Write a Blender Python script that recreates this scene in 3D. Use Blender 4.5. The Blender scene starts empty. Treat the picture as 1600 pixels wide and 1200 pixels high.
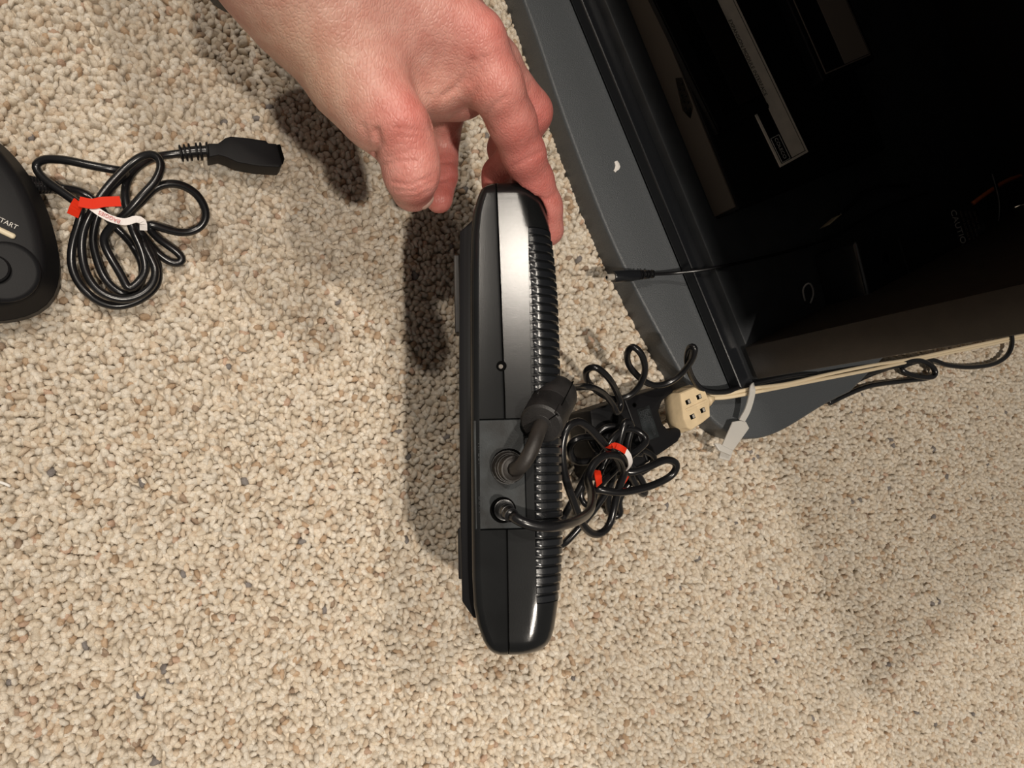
import bpy, math, random
import numpy as np
from mathutils import Vector, Matrix

random.seed(7); rng = np.random.default_rng(7)
SC = bpy.context.scene; COL = SC.collection
MM = 0.001

# ------------------------------------------------------------------ camera
F = 1202.0; CH = 440.0                      # focal length (px of 1600), camera height (mm)
_v = np.array([273-800, 747-600, F]); UP = -_v/np.linalg.norm(_v)
EX = np.array([1., 0, 0]); EX = EX-(EX@UP)*UP; EX /= np.linalg.norm(EX); EY = np.cross(UP, EX)
def _dir(px, py):
    d = np.array([(px-800)/F, (py-600)/F, 1.]); return np.array([d@EX, d@EY, d@UP])
def W(px, py, z=0.):                        # point of the place at height z (mm) seen at a pixel
    w = _dir(px, py); return np.array([0, 0, CH])+w*((CH-z)/(-w[2]))
def WD(px, py, D):                          # same, by distance along the optical axis
    return np.array([0, 0, CH])+_dir(px, py)*D
cam = bpy.data.cameras.new('camera'); co = bpy.data.objects.new('camera', cam); COL.objects.link(co)
cam.sensor_width = 36; cam.lens = F/1600*36; cam.clip_start = 0.01; cam.clip_end = 50
R = Matrix(((EX[0], -EX[1], -EX[2]), (EY[0], -EY[1], -EY[2]), (UP[0], -UP[1], -UP[2]))).to_4x4()
co.matrix_world = Matrix.Translation((0, 0, CH*MM)) @ R
SC.camera = co
# ------------------------------------------------------------------ world, lamps, exposure
SC.view_settings.view_transform = 'Standard'; SC.view_settings.look = 'None'
SC.view_settings.gamma = 1; SC.view_settings.use_curve_mapping = False
SC.view_settings.exposure = 0.0
wd = bpy.data.worlds.new('room_world'); SC.world = wd; wd.use_nodes = True
wd.node_tree.nodes['Background'].inputs[0].default_value = (1.0, .93, .84, 1)
wd.node_tree.nodes['Background'].inputs[1].default_value = 0.125
def spot(name, loc, target, power, col, radius=.035, size=70, blend=.6):
    l = bpy.data.lights.new(name, 'SPOT'); l.energy = power; l.color = col; l.shadow_soft_size = radius
    l.spot_size = math.radians(size); l.spot_blend = blend
    o = bpy.data.objects.new(name, l); COL.objects.link(o); o.location = loc
    o.rotation_euler = (Vector(target)-Vector(loc)).to_track_quat('-Z', 'Y').to_euler(); return o
WARM = (1.0, .905, .79)
spot('ceiling_spot', (.02, -.56, 2.0), (.38, -.12, 0), 118, WARM, size=44, blend=1.0)
spot('ceiling_spot', (-.63, .66, 2.1), (.28, 0, 0), 56, WARM)
spot('ceiling_spot', (-.66, 1.10, 2.1), (.34, -.05, 0), 20, WARM)
spot('ceiling_spot', (.19, .58, 2.0), (.12, .08, 0), 47, WARM)

# ------------------------------------------------------------------ materials
def mat(name, col, rough=.5, bump=0, bscale=400, spec=.5, metal=0, coat=0, var=0, vscale=60, trans=0, sss=0):
    m = bpy.data.materials.new(name); m.use_nodes = True; nt = m.node_tree; b = nt.nodes['Principled BSDF']
    b.inputs['Base Color'].default_value = (*col, 1); b.inputs['Roughness'].default_value = rough
    b.inputs['Metallic'].default_value = metal; b.inputs['Specular IOR Level'].default_value = spec
    b.inputs['Coat Weight'].default_value = coat; b.inputs['Transmission Weight'].default_value = trans
    tc = nt.nodes.new('ShaderNodeTexCoord')
    if var:
        n = nt.nodes.new('ShaderNodeTexNoise'); n.inputs['Scale'].default_value = vscale; n.inputs['Detail'].default_value = 5
        nt.links.new(tc.outputs['Object'], n.inputs['Vector'])
        r = nt.nodes.new('ShaderNodeValToRGB'); nt.links.new(n.outputs['Fac'], r.inputs['Fac'])
        r.color_ramp.elements[0].position = .3; r.color_ramp.elements[1].position = .7
        r.color_ramp.elements[0].color = (*[c*(1-var) for c in col], 1); r.color_ramp.elements[1].color = (*[min(1, c*(1+var)) for c in col], 1)
        nt.links.new(r.outputs['Color'], b.inputs['Base Color'])
    if bump:
        n = nt.nodes.new('ShaderNodeTexNoise'); n.inputs['Scale'].default_value = bscale; n.inputs['Detail'].default_value = 3
        nt.links.new(tc.outputs['Object'], n.inputs['Vector'])
        bp = nt.nodes.new('ShaderNodeBump'); bp.inputs['Strength'].default_value = bump; bp.inputs['Distance'].default_value = .0004
        nt.links.new(n.outputs['Fac'], bp.inputs['Height']); nt.links.new(bp.outputs['Normal'], b.inputs['Normal'])
    return m
M = dict(
    shell=mat('black_grained_plastic', (.007, .0075, .008), .20, .05, 2200, .45, var=.3, vscale=40),
    gloss=mat('black_smooth_plastic', (.010, .011, .013), .22, .1, 900, .55),
    panel=mat('black_worn_panel', (.011, .0135, .015), .45, .08, 1500, .3, var=.95, vscale=110),
    matte=mat('black_matte_plastic', (.007, .007, .008), .5, .08, 1500, .18),
    rubber=mat('black_cable_rubber', (.008, .008, .009), .25, .04, 600, .55),
    dullrubber=mat('dark_worn_rubber', (.022, .019, .017), .5, .2, 900, .4, var=.4, vscale=120),
    ferrite=mat('dark_scuffed_plastic', (.016, .015, .015), .5, .4, 1300, .45, var=.5, vscale=110),
    plinth=mat('grey_speckled_laminate', (.060, .066, .072), .42, .6, 1400, .5, var=.22, vscale=1600),
    board=mat('charcoal_laminate', (.035, .038, .042), .38, .2, 800, .5, var=.2, vscale=60),
    carcass=mat('dark_brown_laminate', (.028, .021, .016), .5, .2, 700, .4, var=.2, vscale=80),
    inner=mat('black_interior_laminate', (.008, .007, .007), .5, .1, 400, .3),
    unitgrey=mat('warm_grey_plastic', (.075, .062, .050), .5, .2, 1500, .4),
    unitblack=mat('unit_black_plastic', (.006, .006, .007), .45, .05, 1200, .2),
    silver=mat('brushed_silver_label', (.86, .77, .65), .45, .1, 500, .5, var=.08, vscale=150),
    dimlabel=mat('grey_paper_label', (.22, .18, .15), .6),
    print_dark=mat('dark_print', (.10, .085, .07), .6),
    print_white=mat('white_print', (.62, .60, .56), .6),
    cream=mat('cream_plastic', (.66, .52, .33), .42, .25, 500, .5, var=.12, vscale=120),
    creamcord=mat('cream_cord', (.70, .58, .40), .4, .1, 500),
    metal=mat('nickel_metal', (.50, .46, .40), .3, metal=.25),
    clear=mat('translucent_plastic', (.72, .70, .66), .35, .1, 400, .5, trans=.35),
    screw=mat('dull_screw', (.10, .09, .08), .5, metal=.5),
    red=mat('red_paper', (.66, .03, .008), .6, spec=.15), white=mat('white_paper', (.78, .74, .72), .5),
    pinkprint=mat('red_print', (.55, .12, .12), .6),
    button=mat('cream_button', (.66, .58, .42), .4), orange=mat('orange_cord', (.55, .13, .03), .45),
    hole_shade=mat('hole_shade_black', (.002, .002, .002), .9, spec=.05), chip=mat('white_paint_chip', (.75, .72, .68), .6),  # hole material: near-black standing in for the shade inside holes and recesses
    nail=mat('fingernail', (.70, .46, .38), .3), strap=mat('black_strap', (.012, .012, .013), .5, .3, 900),
    lint=mat('white_thread', (.8, .78, .74), .6))

# ------------------------------------------------------------------ helpers
def link(name, me, m=None, parent=None, smooth=True):
    o = bpy.data.objects.new(name, me); COL.objects.link(o)
    if m is not None:
        if not me.materials: me.materials.append(m)
    if smooth and len(me.polygons): me.polygons.foreach_set('use_smooth', [True]*len(me.polygons))
    if parent is not None:
        o.parent = parent; o.matrix_parent_inverse = Matrix.Translation(parent.location).inverted()
    return o
def mesh(name, v, f, m=None, parent=None, smooth=False, bevel=0, seg=2, auto=False, sub=0):
    me = bpy.data.meshes.new(name); me.from_pydata([tuple(float(c)*MM for c in p) for p in v], [], [tuple(int(i) for i in q) for q in f]); me.update()
    import bmesh
    bm = bmesh.new(); bm.from_mesh(me); bmesh.ops.recalc_face_normals(bm, faces=bm.faces)
    if bevel:
        bmesh.ops.bevel(bm, geom=[e for e in bm.edges if len(e.link_faces) == 2 and e.calc_face_angle(0) > .5], offset=bevel*MM, segments=seg, affect='EDGES', profile=.5, clamp_overlap=True)
    if auto:
        for e in bm.edges:
            if len(e.link_faces) == 2 and e.calc_face_angle(0) > .6: e.smooth = False
        smooth = True
    bm.to_mesh(me); bm.free()
    o = link(name, me, m, parent, smooth)
    if sub:
        s = o.modifiers.new('sub', 'SUBSURF'); s.levels = sub; s.render_levels = sub
    return o
def thing(name, label, cat, loc, group=None):
    o = bpy.data.objects.new(name, None); COL.objects.link(o); o.location = [c*MM for c in loc]; o.empty_display_size = .01
    o['label'] = label; o['category'] = cat
    if group: o['group'] = group
    return o
def tag(o, label, cat, group=None):
    o['label'] = label; o['category'] = cat
    if group: o['group'] = group
    return o
def prism(poly, top, bot=None):              # poly: list of 3D points (mm); extruded by vector
    n = len(poly); a = [np.array(p, float) for p in poly]; b = [p+np.array(bot, float) for p in a]
    f = [list(range(n)), list(range(2*n-1, n-1, -1))]+[[i, i+n, (i+1) % n+n, (i+1) % n] for i in range(n)]
    return a+b, f
def box(c, ax, half):
    c = np.array(c, float); ax = [np.array(a, float) for a in ax]
    v = [c+ax[0]*half[0]*i+ax[1]*half[1]*j+ax[2]*half[2]*k for i in (-1, 1) for j in (-1, 1) for k in (-1, 1)]
    return v, [(0, 1, 3, 2), (4, 6, 7, 5), (0, 4, 5, 1), (2, 3, 7, 6), (0, 2, 6, 4), (1, 5, 7, 3)]
def spline(pts, step=1.5, closed=False):     # centripetal-ish Catmull-Rom, resampled
    p = np.array(pts, float); n = len(p); out = []
    q = np.vstack([2*p[0]-p[1], p, 2*p[-1]-p[-2]])
    for i in range(n-1):
        p0, p1, p2, p3 = q[i:i+4]; L = np.linalg.norm(p2-p1); k = max(2, int(L/step))
        t = np.linspace(0, 1, k, endpoint=False)[:, None]
        out.append(.5*((2*p1)+(-p0+p2)*t+(2*p0-5*p1+4*p2-p3)*t**2+(-p0+3*p1-3*p2+p3)*t**3))
    out.append(p[-1:]); return np.vstack(out)
def smoothpath(s, it=4):
    s = s.copy()
    for _ in range(it): s[1:-1] = .5*s[1:-1]+.25*(s[:-2]+s[2:])
    return s
def tubegeo(path, r, seg=10, flat=1.0):
    path = np.array(path, float); n = len(path); r = np.broadcast_to(np.array(r, float), (n,))
    T = np.gradient(path, axis=0); T /= np.linalg.norm(T, axis=1)[:, None]+1e-9
    a = np.array([0, 0, 1.]) if abs(T[0][2]) < .9 else np.array([1., 0, 0]); N = a-(a@T[0])*T[0]; N /= np.linalg.norm(N)
    v = []
    for i in range(n):
        N = N-(N@T[i])*T[i]; N /= np.linalg.norm(N); B = np.cross(T[i], N)
        for k in range(seg):
            th = 2*math.pi*k/seg; v.append(path[i]+r[i]*(math.cos(th)*N*flat+math.sin(th)*B))
    f = [(i*seg+k, i*seg+(k+1) % seg, (i+1)*seg+(k+1) % seg, (i+1)*seg+k) for i in range(n-1) for k in range(seg)]
    f += [tuple(range(seg-1, -1, -1)), tuple(range((n-1)*seg, n*seg))]
    return v, f
def cable(name, pts, r, m, parent=None, step=2.0, it=3, seg=10):
    v, f = tubegeo(smoothpath(spline(pts, step), it), r, seg); return mesh(name, v, f, m, parent, smooth=True)
def lathe(path, prof, seg=24):               # prof: list of (t mm along axis, radius); path = origin, axis
    o, a = np.array(path[0], float), np.array(path[1], float); a /= np.linalg.norm(a)
    h = np.array([0, 0, 1.]) if abs(a[2]) < .9 else np.array([1., 0, 0]); n = np.cross(a, h); n /= np.linalg.norm(n); b = np.cross(a, n)
    v = []
    for t, r in prof:
        for k in range(seg):
            th = 2*math.pi*k/seg; v.append(o+a*t+r*(math.cos(th)*n+math.sin(th)*b))
    f = [(i*seg+k, i*seg+(k+1) % seg, (i+1)*seg+(k+1) % seg, (i+1)*seg+k) for i in range(len(prof)-1) for k in range(seg)]
    f += [tuple(range(seg-1, -1, -1)), tuple(range((len(prof)-1)*seg, len(prof)*seg))]
    return v, f
def text(name, body, size, org, xa, ya, m, parent, thick=.08, align='LEFT', sx=1.0):   # flat print standing a hair proud
    c = bpy.data.curves.new('t', 'FONT'); c.body = body; c.size = size*MM; c.extrude = thick*MM*.5; c.align_x = align; c.align_y = 'CENTER'
    t = bpy.data.objects.new('t', c); COL.objects.link(t); bpy.context.view_layer.update()
    me = bpy.data.meshes.new_from_object(t.evaluated_get(bpy.context.evaluated_depsgraph_get()))
    bpy.data.objects.remove(t); bpy.data.curves.remove(c)
    xa = np.array(xa, float); xa /= np.linalg.norm(xa); ya = np.array(ya, float); ya -= (ya@xa)*xa; ya /= np.linalg.norm(ya); za = np.cross(xa, ya)
    o_ = np.array(org)*MM; mw = Matrix(((xa[0]*sx, ya[0], za[0], o_[0]), (xa[1]*sx, ya[1], za[1], o_[1]), (xa[2]*sx, ya[2], za[2], o_[2]), (0, 0, 0, 1)))
    me.transform(mw); me.materials.clear(); me.name = name
    return link(name, me, m, parent, smooth=False)
Z = np.array([0, 0, 1.])

# ------------------------------------------------------------------ cabinet frame of reference
A0 = W(945, 0, 40); B0 = W(1187, 592, 40)
CF = (B0-A0)/np.linalg.norm(B0-A0)            # along the cabinet front, towards the near side panel
CN = np.array([-CF[1], CF[0], 0])            # into the cabinet
def cab(s, d, z): return np.array([B0[0], B0[1], 0])+CF*s+CN*d+Z*z   # s=0 at the near front corner

# ------------------------------------------------------------------ floor and carpet
PILE = 4.2
def floor():
    s = 2500
    fl = mesh('floor', [(-s, -s, -PILE-3), (s, -s, -PILE-3), (s, s, -PILE-3), (-s, s, -PILE-3), (-s, -s, -PILE), (s, -s, -PILE), (s, s, -PILE), (-s, s, -PILE)],
              [(0, 3, 2, 1), (4, 5, 6, 7), (0, 1, 5, 4), (1, 2, 6, 5), (2, 3, 7, 6), (3, 0, 4, 7)])
    m = bpy.data.materials.new('carpet_backing'); m.use_nodes = True; nt = m.node_tree; b = nt.nodes['Principled BSDF']; b.inputs['Roughness'].default_value = .95
    vo = nt.nodes.new('ShaderNodeTexVoronoi'); vo.inputs['Scale'].default_value = 260; tc = nt.nodes.new('ShaderNodeTexCoord'); nt.links.new(tc.outputs['Object'], vo.inputs['Vector'])
    r = nt.nodes.new('ShaderNodeValToRGB'); r.color_ramp.elements[0].color = (.78, .70, .58, 1); r.color_ramp.elements[1].color = (.52, .44, .34, 1); r.color_ramp.elements[0].position = .2; r.color_ramp.elements[1].position = .6
    nt.links.new(vo.outputs['Distance'], r.inputs['Fac']); nt.links.new(r.outputs['Color'], b.inputs['Base Color'])
    bp = nt.nodes.new('ShaderNodeBump'); bp.invert = True; bp.inputs['Distance'].default_value = .003; nt.links.new(vo.outputs['Distance'], bp.inputs['Height']); nt.links.new(bp.outputs['Normal'], b.inputs['Normal'])
    fl.data.materials.append(m); fl['kind'] = 'structure'; fl['label'] = 'cream looped carpet floor flecked with brown and grey'
    # pile: one curled yarn tuft per cell
    sp = 3.2
    gx, gy = np.meshgrid(np.arange(-210, 960, sp), np.arange(-420, 640, sp*.92)); gx[::2] += sp/2
    c = np.stack([gx.ravel(), gy.ravel()], 1); c += rng.normal(0, .75, c.shape)
    # inside the seen trapezoid plus a margin, and not under the cabinet
    q = np.concatenate([c, np.zeros((len(c), 1))], 1)-np.array([0, 0, CH])
    cc = q[:, :1]*EX+q[:, 1:2]*EY+q[:, 2:]*UP; px = 800+F*cc[:, 0]/cc[:, 2]; py = 600+F*cc[:, 1]/cc[:, 2]
    keep = (px > -260) & (px < 2050) & (py > -200) & (py < 1480)
    rel = c-B0[:2]; s_ = rel@CF[:2]; d_ = rel@CN[:2]
    keep &= ~((s_ < -8) & (d_ > 2))
    c = c[keep]; n = len(c)
    seg, rings = 7, ((0.1, 1.04), (.62, 1.0), (.91, .68))
    base = []
    for h, r_ in rings:
        for k in range(seg):
            a = 2*math.pi*k/seg; base.append((math.cos(a)*r_, math.sin(a)*r_, h))
    base.append((0, 0, 1.0)); base = np.array(base); nb = len(base)
    lx = rng.uniform(1.8, 3.2, n); ly = rng.uniform(1.35, 2.0, n); hz = rng.uniform(4.1, 5.0, n); th = rng.uniform(0, 2*math.pi, n)
    X = base[None, :, 0]*lx[:, None]; Y = base[None, :, 1]*ly[:, None]; Zz = base[None, :, 2]*hz[:, None]
    bend = rng.uniform(-.22, .22, n)[:, None]; Y = Y+bend*X*X*.5
    tx = rng.normal(0, .8, n)[:, None]*base[None, :, 2]; ty = rng.normal(0, .8, n)[:, None]*base[None, :, 2]
    tiltv = rng.normal(0, .22, n)[:, None]; Zz = Zz+tiltv*X*base[None, :, 2]
    cs, sn = np.cos(th)[:, None], np.sin(th)[:, None]
    vx = c[:, :1]+cs*X-sn*Y+tx; vy = c[:, 1:]+sn*X+cs*Y+ty; vz = Zz-PILE-.1
    v = np.stack([vx, vy, vz], 2).reshape(-1, 3)*MM
    quads = [(r_*seg+k, r_*seg+(k+1) % seg, (r_+1)*seg+(k+1) % seg, (r_+1)*seg+k) for r_ in range(2) for k in range(seg)]
    tris = [(2*seg+k, 2*seg+(k+1) % seg, 3*seg) for k in range(seg)]
    lp = np.array([i for q_ in quads for i in q_]+[i for t in tris for i in t]); nq, nt_ = len(quads), len(tris)
    loops = (lp[None]+np.arange(n)[:, None]*nb).ravel()
    st1 = np.concatenate([np.arange(nq)*4, nq*4+np.arange(nt_)*3]); tot = len(lp); starts = (st1[None]+np.arange(n)[:, None]*tot).ravel()
    me = bpy.data.meshes.new('carpet_pile'); me.vertices.add(len(v)); me.vertices.foreach_set('co', v.ravel()); me.loops.add(len(loops)); me.loops.foreach_set('vertex_index', loops)
    me.polygons.add(len(starts)); me.polygons.foreach_set('loop_start', starts); me.update(calc_edges=True)
    # yarn colours: cream with tan, brown and grey flecks
    pal = np.array([(.80, .715, .595), (.77, .68, .55), (.84, .775, .67), (.71, .59, .455), (.56, .41, .28), (.40, .30, .22), (.26, .24, .23), (.60, .43, .32)])
    pi = rng.choice(8, n, p=[.36, .23, .245, .11, .034, .007, .003, .011]); col = pal[pi]*rng.uniform(.88, 1.08, (n, 1))
    at = me.attributes.new('yarn', 'FLOAT_COLOR', 'POINT'); vc = np.ones((n, nb, 4), np.float32); vc[..., :3] = col[:, None]
    at.data.foreach_set('color', vc.ravel())
    m = bpy.data.materials.new('carpet_yarn'); m.use_nodes = True; nt = m.node_tree; b = nt.nodes['Principled BSDF']; b.inputs['Roughness'].default_value = .9; b.inputs['Specular IOR Level'].default_value = .15
    an = nt.nodes.new('ShaderNodeAttribute'); an.attribute_name = 'yarn'
    tc = nt.nodes.new('ShaderNodeTexCoord'); wv = nt.nodes.new('ShaderNodeTexNoise'); wv.inputs['Scale'].default_value = 1150; wv.inputs['Detail'].default_value = 4; wv.inputs['Distortion'].default_value = 1.5
    nt.links.new(tc.outputs['Object'], wv.inputs['Vector'])
    mx = nt.nodes.new('ShaderNodeMix'); mx.data_type = 'RGBA'; mx.blend_type = 'MULTIPLY'; mx.inputs[0].default_value = .35
    rr = nt.nodes.new('ShaderNodeValToRGB'); rr.color_ramp.elements[0].position = .3; rr.color_ramp.elements[1].position = .65; rr.color_ramp.elements[0].color = (.55, .45, .36, 1)
    nt.links.new(wv.outputs['Fac'], rr.inputs['Fac']); nt.links.new(an.outputs['Color'], mx.inputs[6]); nt.links.new(rr.outputs['Color'], mx.inputs[7]); nt.links.new(mx.outputs[2], b.inputs['Base Color'])
    bp = nt.nodes.new('ShaderNodeBump'); bp.inputs['Strength'].default_value = .95; bp.inputs['Distance'].default_value = .0008; nt.links.new(wv.outputs['Fac'], bp.inputs['Height']); nt.links.new(bp.outputs['Normal'], b.inputs['Normal'])
    o = link('carpet_pile', me, m, fl); o['kind'] = 'stuff'; o['label'] = 'cream carpet loops with brown and grey flecks'
    return fl
floor()

# ------------------------------------------------------------------ cabinet (media stand)
def cabinet():
    t = thing('media_cabinet', 'dark open media cabinet with a grey bowed plinth beside the console', 'cabinet', cab(-200, 150, 0))
    # plinth: bowed outline taken round the foot of the cabinet
    zt = 20.
    out = [(770, -130), (795, -60), (818, 0), (840, 62), (869, 150), (911, 265), (957, 380), (1004, 474), (1047, 553), (1084, 618), (1116, 662), (1148, 684), (1185, 688), (1222, 674), (1258, 652), (1292, 630), (1330, 612)]
    o3 = smoothpath(spline([W(x, y, zt) for x, y in out], 6), 6)
    back = [cab(-4, 330, zt), cab(-620, 330, zt)]
    v, f = prism(list(o3)+back, None, (0, 0, -zt-3)); mesh('plinth', v, f, M['plinth'], t, bevel=2.2, seg=3, auto=True)
    # sloped inner band and black shadow gap under the bottom board
    inn = [(896, 0), (1140, 560)]
    a, b = W(892, -20, zt), W(1146, 572, zt); d = (b-a)/np.linalg.norm(b-a)
    a = a-d*160
    w1 = CN*9
    mesh('bevel_strip', [a+Z*.4, b+Z*.4, b+w1+Z*5, a+w1+Z*5, a-Z*2, b-Z*2, b+w1-Z*2, a+w1-Z*2], [(0, 1, 2, 3), (4, 7, 6, 5), (0, 4, 5, 1), (1, 5, 6, 2), (2, 6, 7, 3), (3, 7, 4, 0)], M['board'], t)
    g, f = box(cab(-310, -5, 27), (CF, CN, Z), (312, 6, 5)); mesh('recessed_rail', g, f, M['gloss'], t, bevel=1)
    g, f = box(cab(-310, 160, 31), (CF, CN, Z), (310, 160, 9)); mesh('bottom_board', g, f, M['board'], t, bevel=1.5, auto=True)
    # side panels, back, top
    g, f = box(cab(-12, 162, 255), (CF, CN, Z), (11.5, 164, 215)); mesh('side_panel', g, f, M['carcass'], t, bevel=1, auto=True)
    g, f = box(cab(-612, 162, 255), (CF, CN, Z), (11.5, 164, 215)); mesh('side_panel', g, f, M['carcass'], t, bevel=1, auto=True)
    g, f = box(cab(-312, 323, 235), (CF, CN, Z), (288, 3, 235)); mesh('back_panel', g, f, M['inner'], t)
    g, f = box(cab(-287, 102, 482), (CF, CN, Z), (355, 232, 12)); mesh('unseen_top_board', g, f, M['carcass'], t, bevel=1)  # unseen top, its height and overhang shaped to block light from the interior
    sp_ = spline([W(962, 252, 20.6), W(965, 260, 20.6), W(960, 268, 20.6)], 1.5)
    g, f = tubegeo(sp_, [1.4, 1.9, 2.1, 1.9, 1.2, 1][:len(sp_)]+[1]*max(0, len(sp_)-6), 6, .35); mesh('paint_chip', g, f, M['chip'], t)
    return t
cabinet()

# ------------------------------------------------------------------ old game unit on the cabinet's bottom board
def old_unit():
    zb = 40.; c0 = W(1118, 345, zb); hh = 24.
    s0 = (c0-B0)@CF; d0 = (c0-B0)@CN
    t = thing('vintage_game_unit', 'black vintage game unit with silver label strip inside the dark cabinet', 'game unit', cab(s0-120, d0+60, zb))
    def U(s, d, z): return cab(s0-s, d0+d, zb+z)       # s away from the near end, d into the cabinet
    g, f = box(U(130, 75, hh*.5), (CF, CN, Z), (130, 75, hh*.5)); mesh('body', g, f, M['unitblack'], t, bevel=2, seg=2, auto=True)
    g, f = box(U(131, -.4, hh*.5), (CF, CN, Z), (128.5, .8, hh*.5-1.5)); mesh('front_strip', g, f, M['unitgrey'], t, bevel=.5)
    # nine pin port in the front strip
    def fp(px, py): # pixel onto the front face
        w = _dir(px, py); o = np.array([0, 0, CH]); n = CN; p0 = U(0, -1.2, 0); k = ((p0-o)@n)/(w@n); return o+w*k
    pts = [fp(1055, 122), fp(1066, 121), fp(1083, 168), fp(1079, 186), fp(1066, 172)]
    v, f = prism(pts, None, CN*1.0-CN*.0); mesh('painted_port_recess', v, f, M['hole_shade'], t)  # flush black patch painting the shade of a recess that is not cut
    pa, pb = fp(1062, 128), fp(1078, 176)
    for row in (0, 1):
        for k in range(5-row):
            q = pa+(pb-pa)*((k+.5+row*.5)/5)+Z*(1.5-row*3.4)
            g, f = lathe((q+CN*.3, -CN), [(0, .7), (1.0, .7), (1.3, .45)], 8); mesh('port_pin', g, f, M['metal'] if False else M['unitblack'], t)
    # top details
    zt = zb+hh
    def T(px, py, dz=0): return W(px, py, zt+dz)
    # silver label plate
    lab = [T(1145, -30, .5), T(1262, 238, .5), T(1221, 268, .5), T(1196, 205, .5), T(1192, 190, .5), T(1105, -30, .5)]
    b0 = T(1262, 238); b1 = T(1221, 268)
    ld = T(1262, 238)-T(1148, 0); ld /= np.linalg.norm(ld)   # along the label, towards the near end
    lw = b0-b1; wid = np.linalg.norm(lw-(lw@ld)*ld); ln = lw-(lw@ld)*ld; ln /= np.linalg.norm(ln)
    def Lp(s, d, dz): return b0-ld*s-ln*d+Z*dz       # s up the label from near end, d from the outer edge
    pl = [Lp(0, 0, .9), Lp(260, 0, .9), Lp(260, wid, .9), Lp(0, wid, .9)]
    v, f = prism(pl, None, -Z*.9); lb = mesh('label_plate', v, f, M['silver'], t, bevel=.3)
    def strip(name, s0_, s1, d0_, d1, z0, z1, m, par=t):
        v, f = prism([Lp(s0_, d0_, z1), Lp(s1, d0_, z1), Lp(s1, d1, z1), Lp(s0_, d1, z1)], None, Z*(z0-z1)); return mesh(name, v, f, m, par)
    strip('logo_band', 1.6, 42, wid*.56, wid-2, .8, 1.0, M['unitblack'], lb)
    strip('border_line', 1.6, 260, 2.2, 2.7, .8, 1.0, M['print_dark'], lb)
    strip('border_line', 1.6, 2.1, 2.2, wid*.56, .8, 1.0, M['print_dark'], lb)
    # cartridge slot block, overlapping the label plate's inner half
    sl0 = 38
    strip('slot_surround', sl0, 150, wid*.60, wid+38, -.5, 3.0, M['unitblack'])
    strip('painted_slot_recess', sl0+8, 142, wid*.60+8, wid+26, 3.0, 3.15, M['hole_shade'])  # thin raised black patch, the recess's shade painted as colour
    strip('slot_door', sl0+10, 140, wid*.60+3, wid+12, 3.0, 4.2, M['inner'])
    for e0, e1, d0_, d1 in ((sl0+1, 149, wid+35, wid+37), (sl0+1, sl0+3, wid*.62, wid+37)):
        strip('slot_lip', e0, e1, d0_, d1, 3.0, 4.0, M['unitblack'])
    text('lettering', 'EXPANSION MODULE INTERFACE', 4.6, Lp(100.5, wid*.45, 1.05), ld, ln, M['print_dark'], t, sx=.78)
    text('logo', 'COLECO', 4.2, Lp(18.5, wid*.76, 1.1), ld, ln, M['print_white'], t, sx=.88)
    for a, b in (((2.2, wid*.62), (19.5, wid*.62)), ((2.2, wid*.9), (19.5, wid*.9)), ((2.2, wid*.62), (2.2, wid*.9)), ((19.5, wid*.62), (19.5, wid*.9))):
        v, f = tubegeo([Lp(a[0], a[1], 1.1), Lp(b[0], b[1], 1.1)], .22, 4); mesh('logo_frame', v, f, M['print_white'], t)
    # cartridge-like second unit further in
    t2 = thing('game_cartridge', 'black cartridge block with faded grey label deeper in the dark cabinet', 'cartridge', W(1320, 60, zb+hh))
    zz = zb+34
    q0, q1, q2 = W(1290, 116, zz), W(1360, 86, zz), W(1238, 0, zz)
    e1 = (q1-q0); wl = np.linalg.norm(e1); e1 /= wl; e2 = (q2-q0); e2 -= (e2@e1)*e1; e2 /= np.linalg.norm(e2)
    def C(a, b, z): return q0+e1*a+e2*b+Z*z
    v, f = prism([C(-4, -4, 0), C(wl+4, -4, 0), C(wl+4, 120, 0), C(-4, 120, 0)], None, -Z*(34-hh-.1)); mesh('shell', v, f, M['unitblack'], t2, bevel=1.5)
    v, f = prism([C(0, 0, .3), C(wl, 0, .3), C(wl, 115, .3), C(0, 115, .3)], None, -Z*.3); lb2 = mesh('label_border', v, f, M['dimlabel'], t2)
    v, f = prism([C(.8, .8, .5), C(wl-.8, .8, .5), C(wl-.8, 114, .5), C(.8, 114, .5)], None, -Z*.3); mesh('label_field', v, f, M['unitblack'], t2)
    v, f = prism([C(wl*.42, 1.2, .7), C(wl-1.6, 1.2, .7), C(wl-1.6, 114, .7), C(wl*.42, 114, .7)], None, -Z*.3); mesh('label_stripe', v, f, M['dimlabel'], t2)
old_unit()

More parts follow.
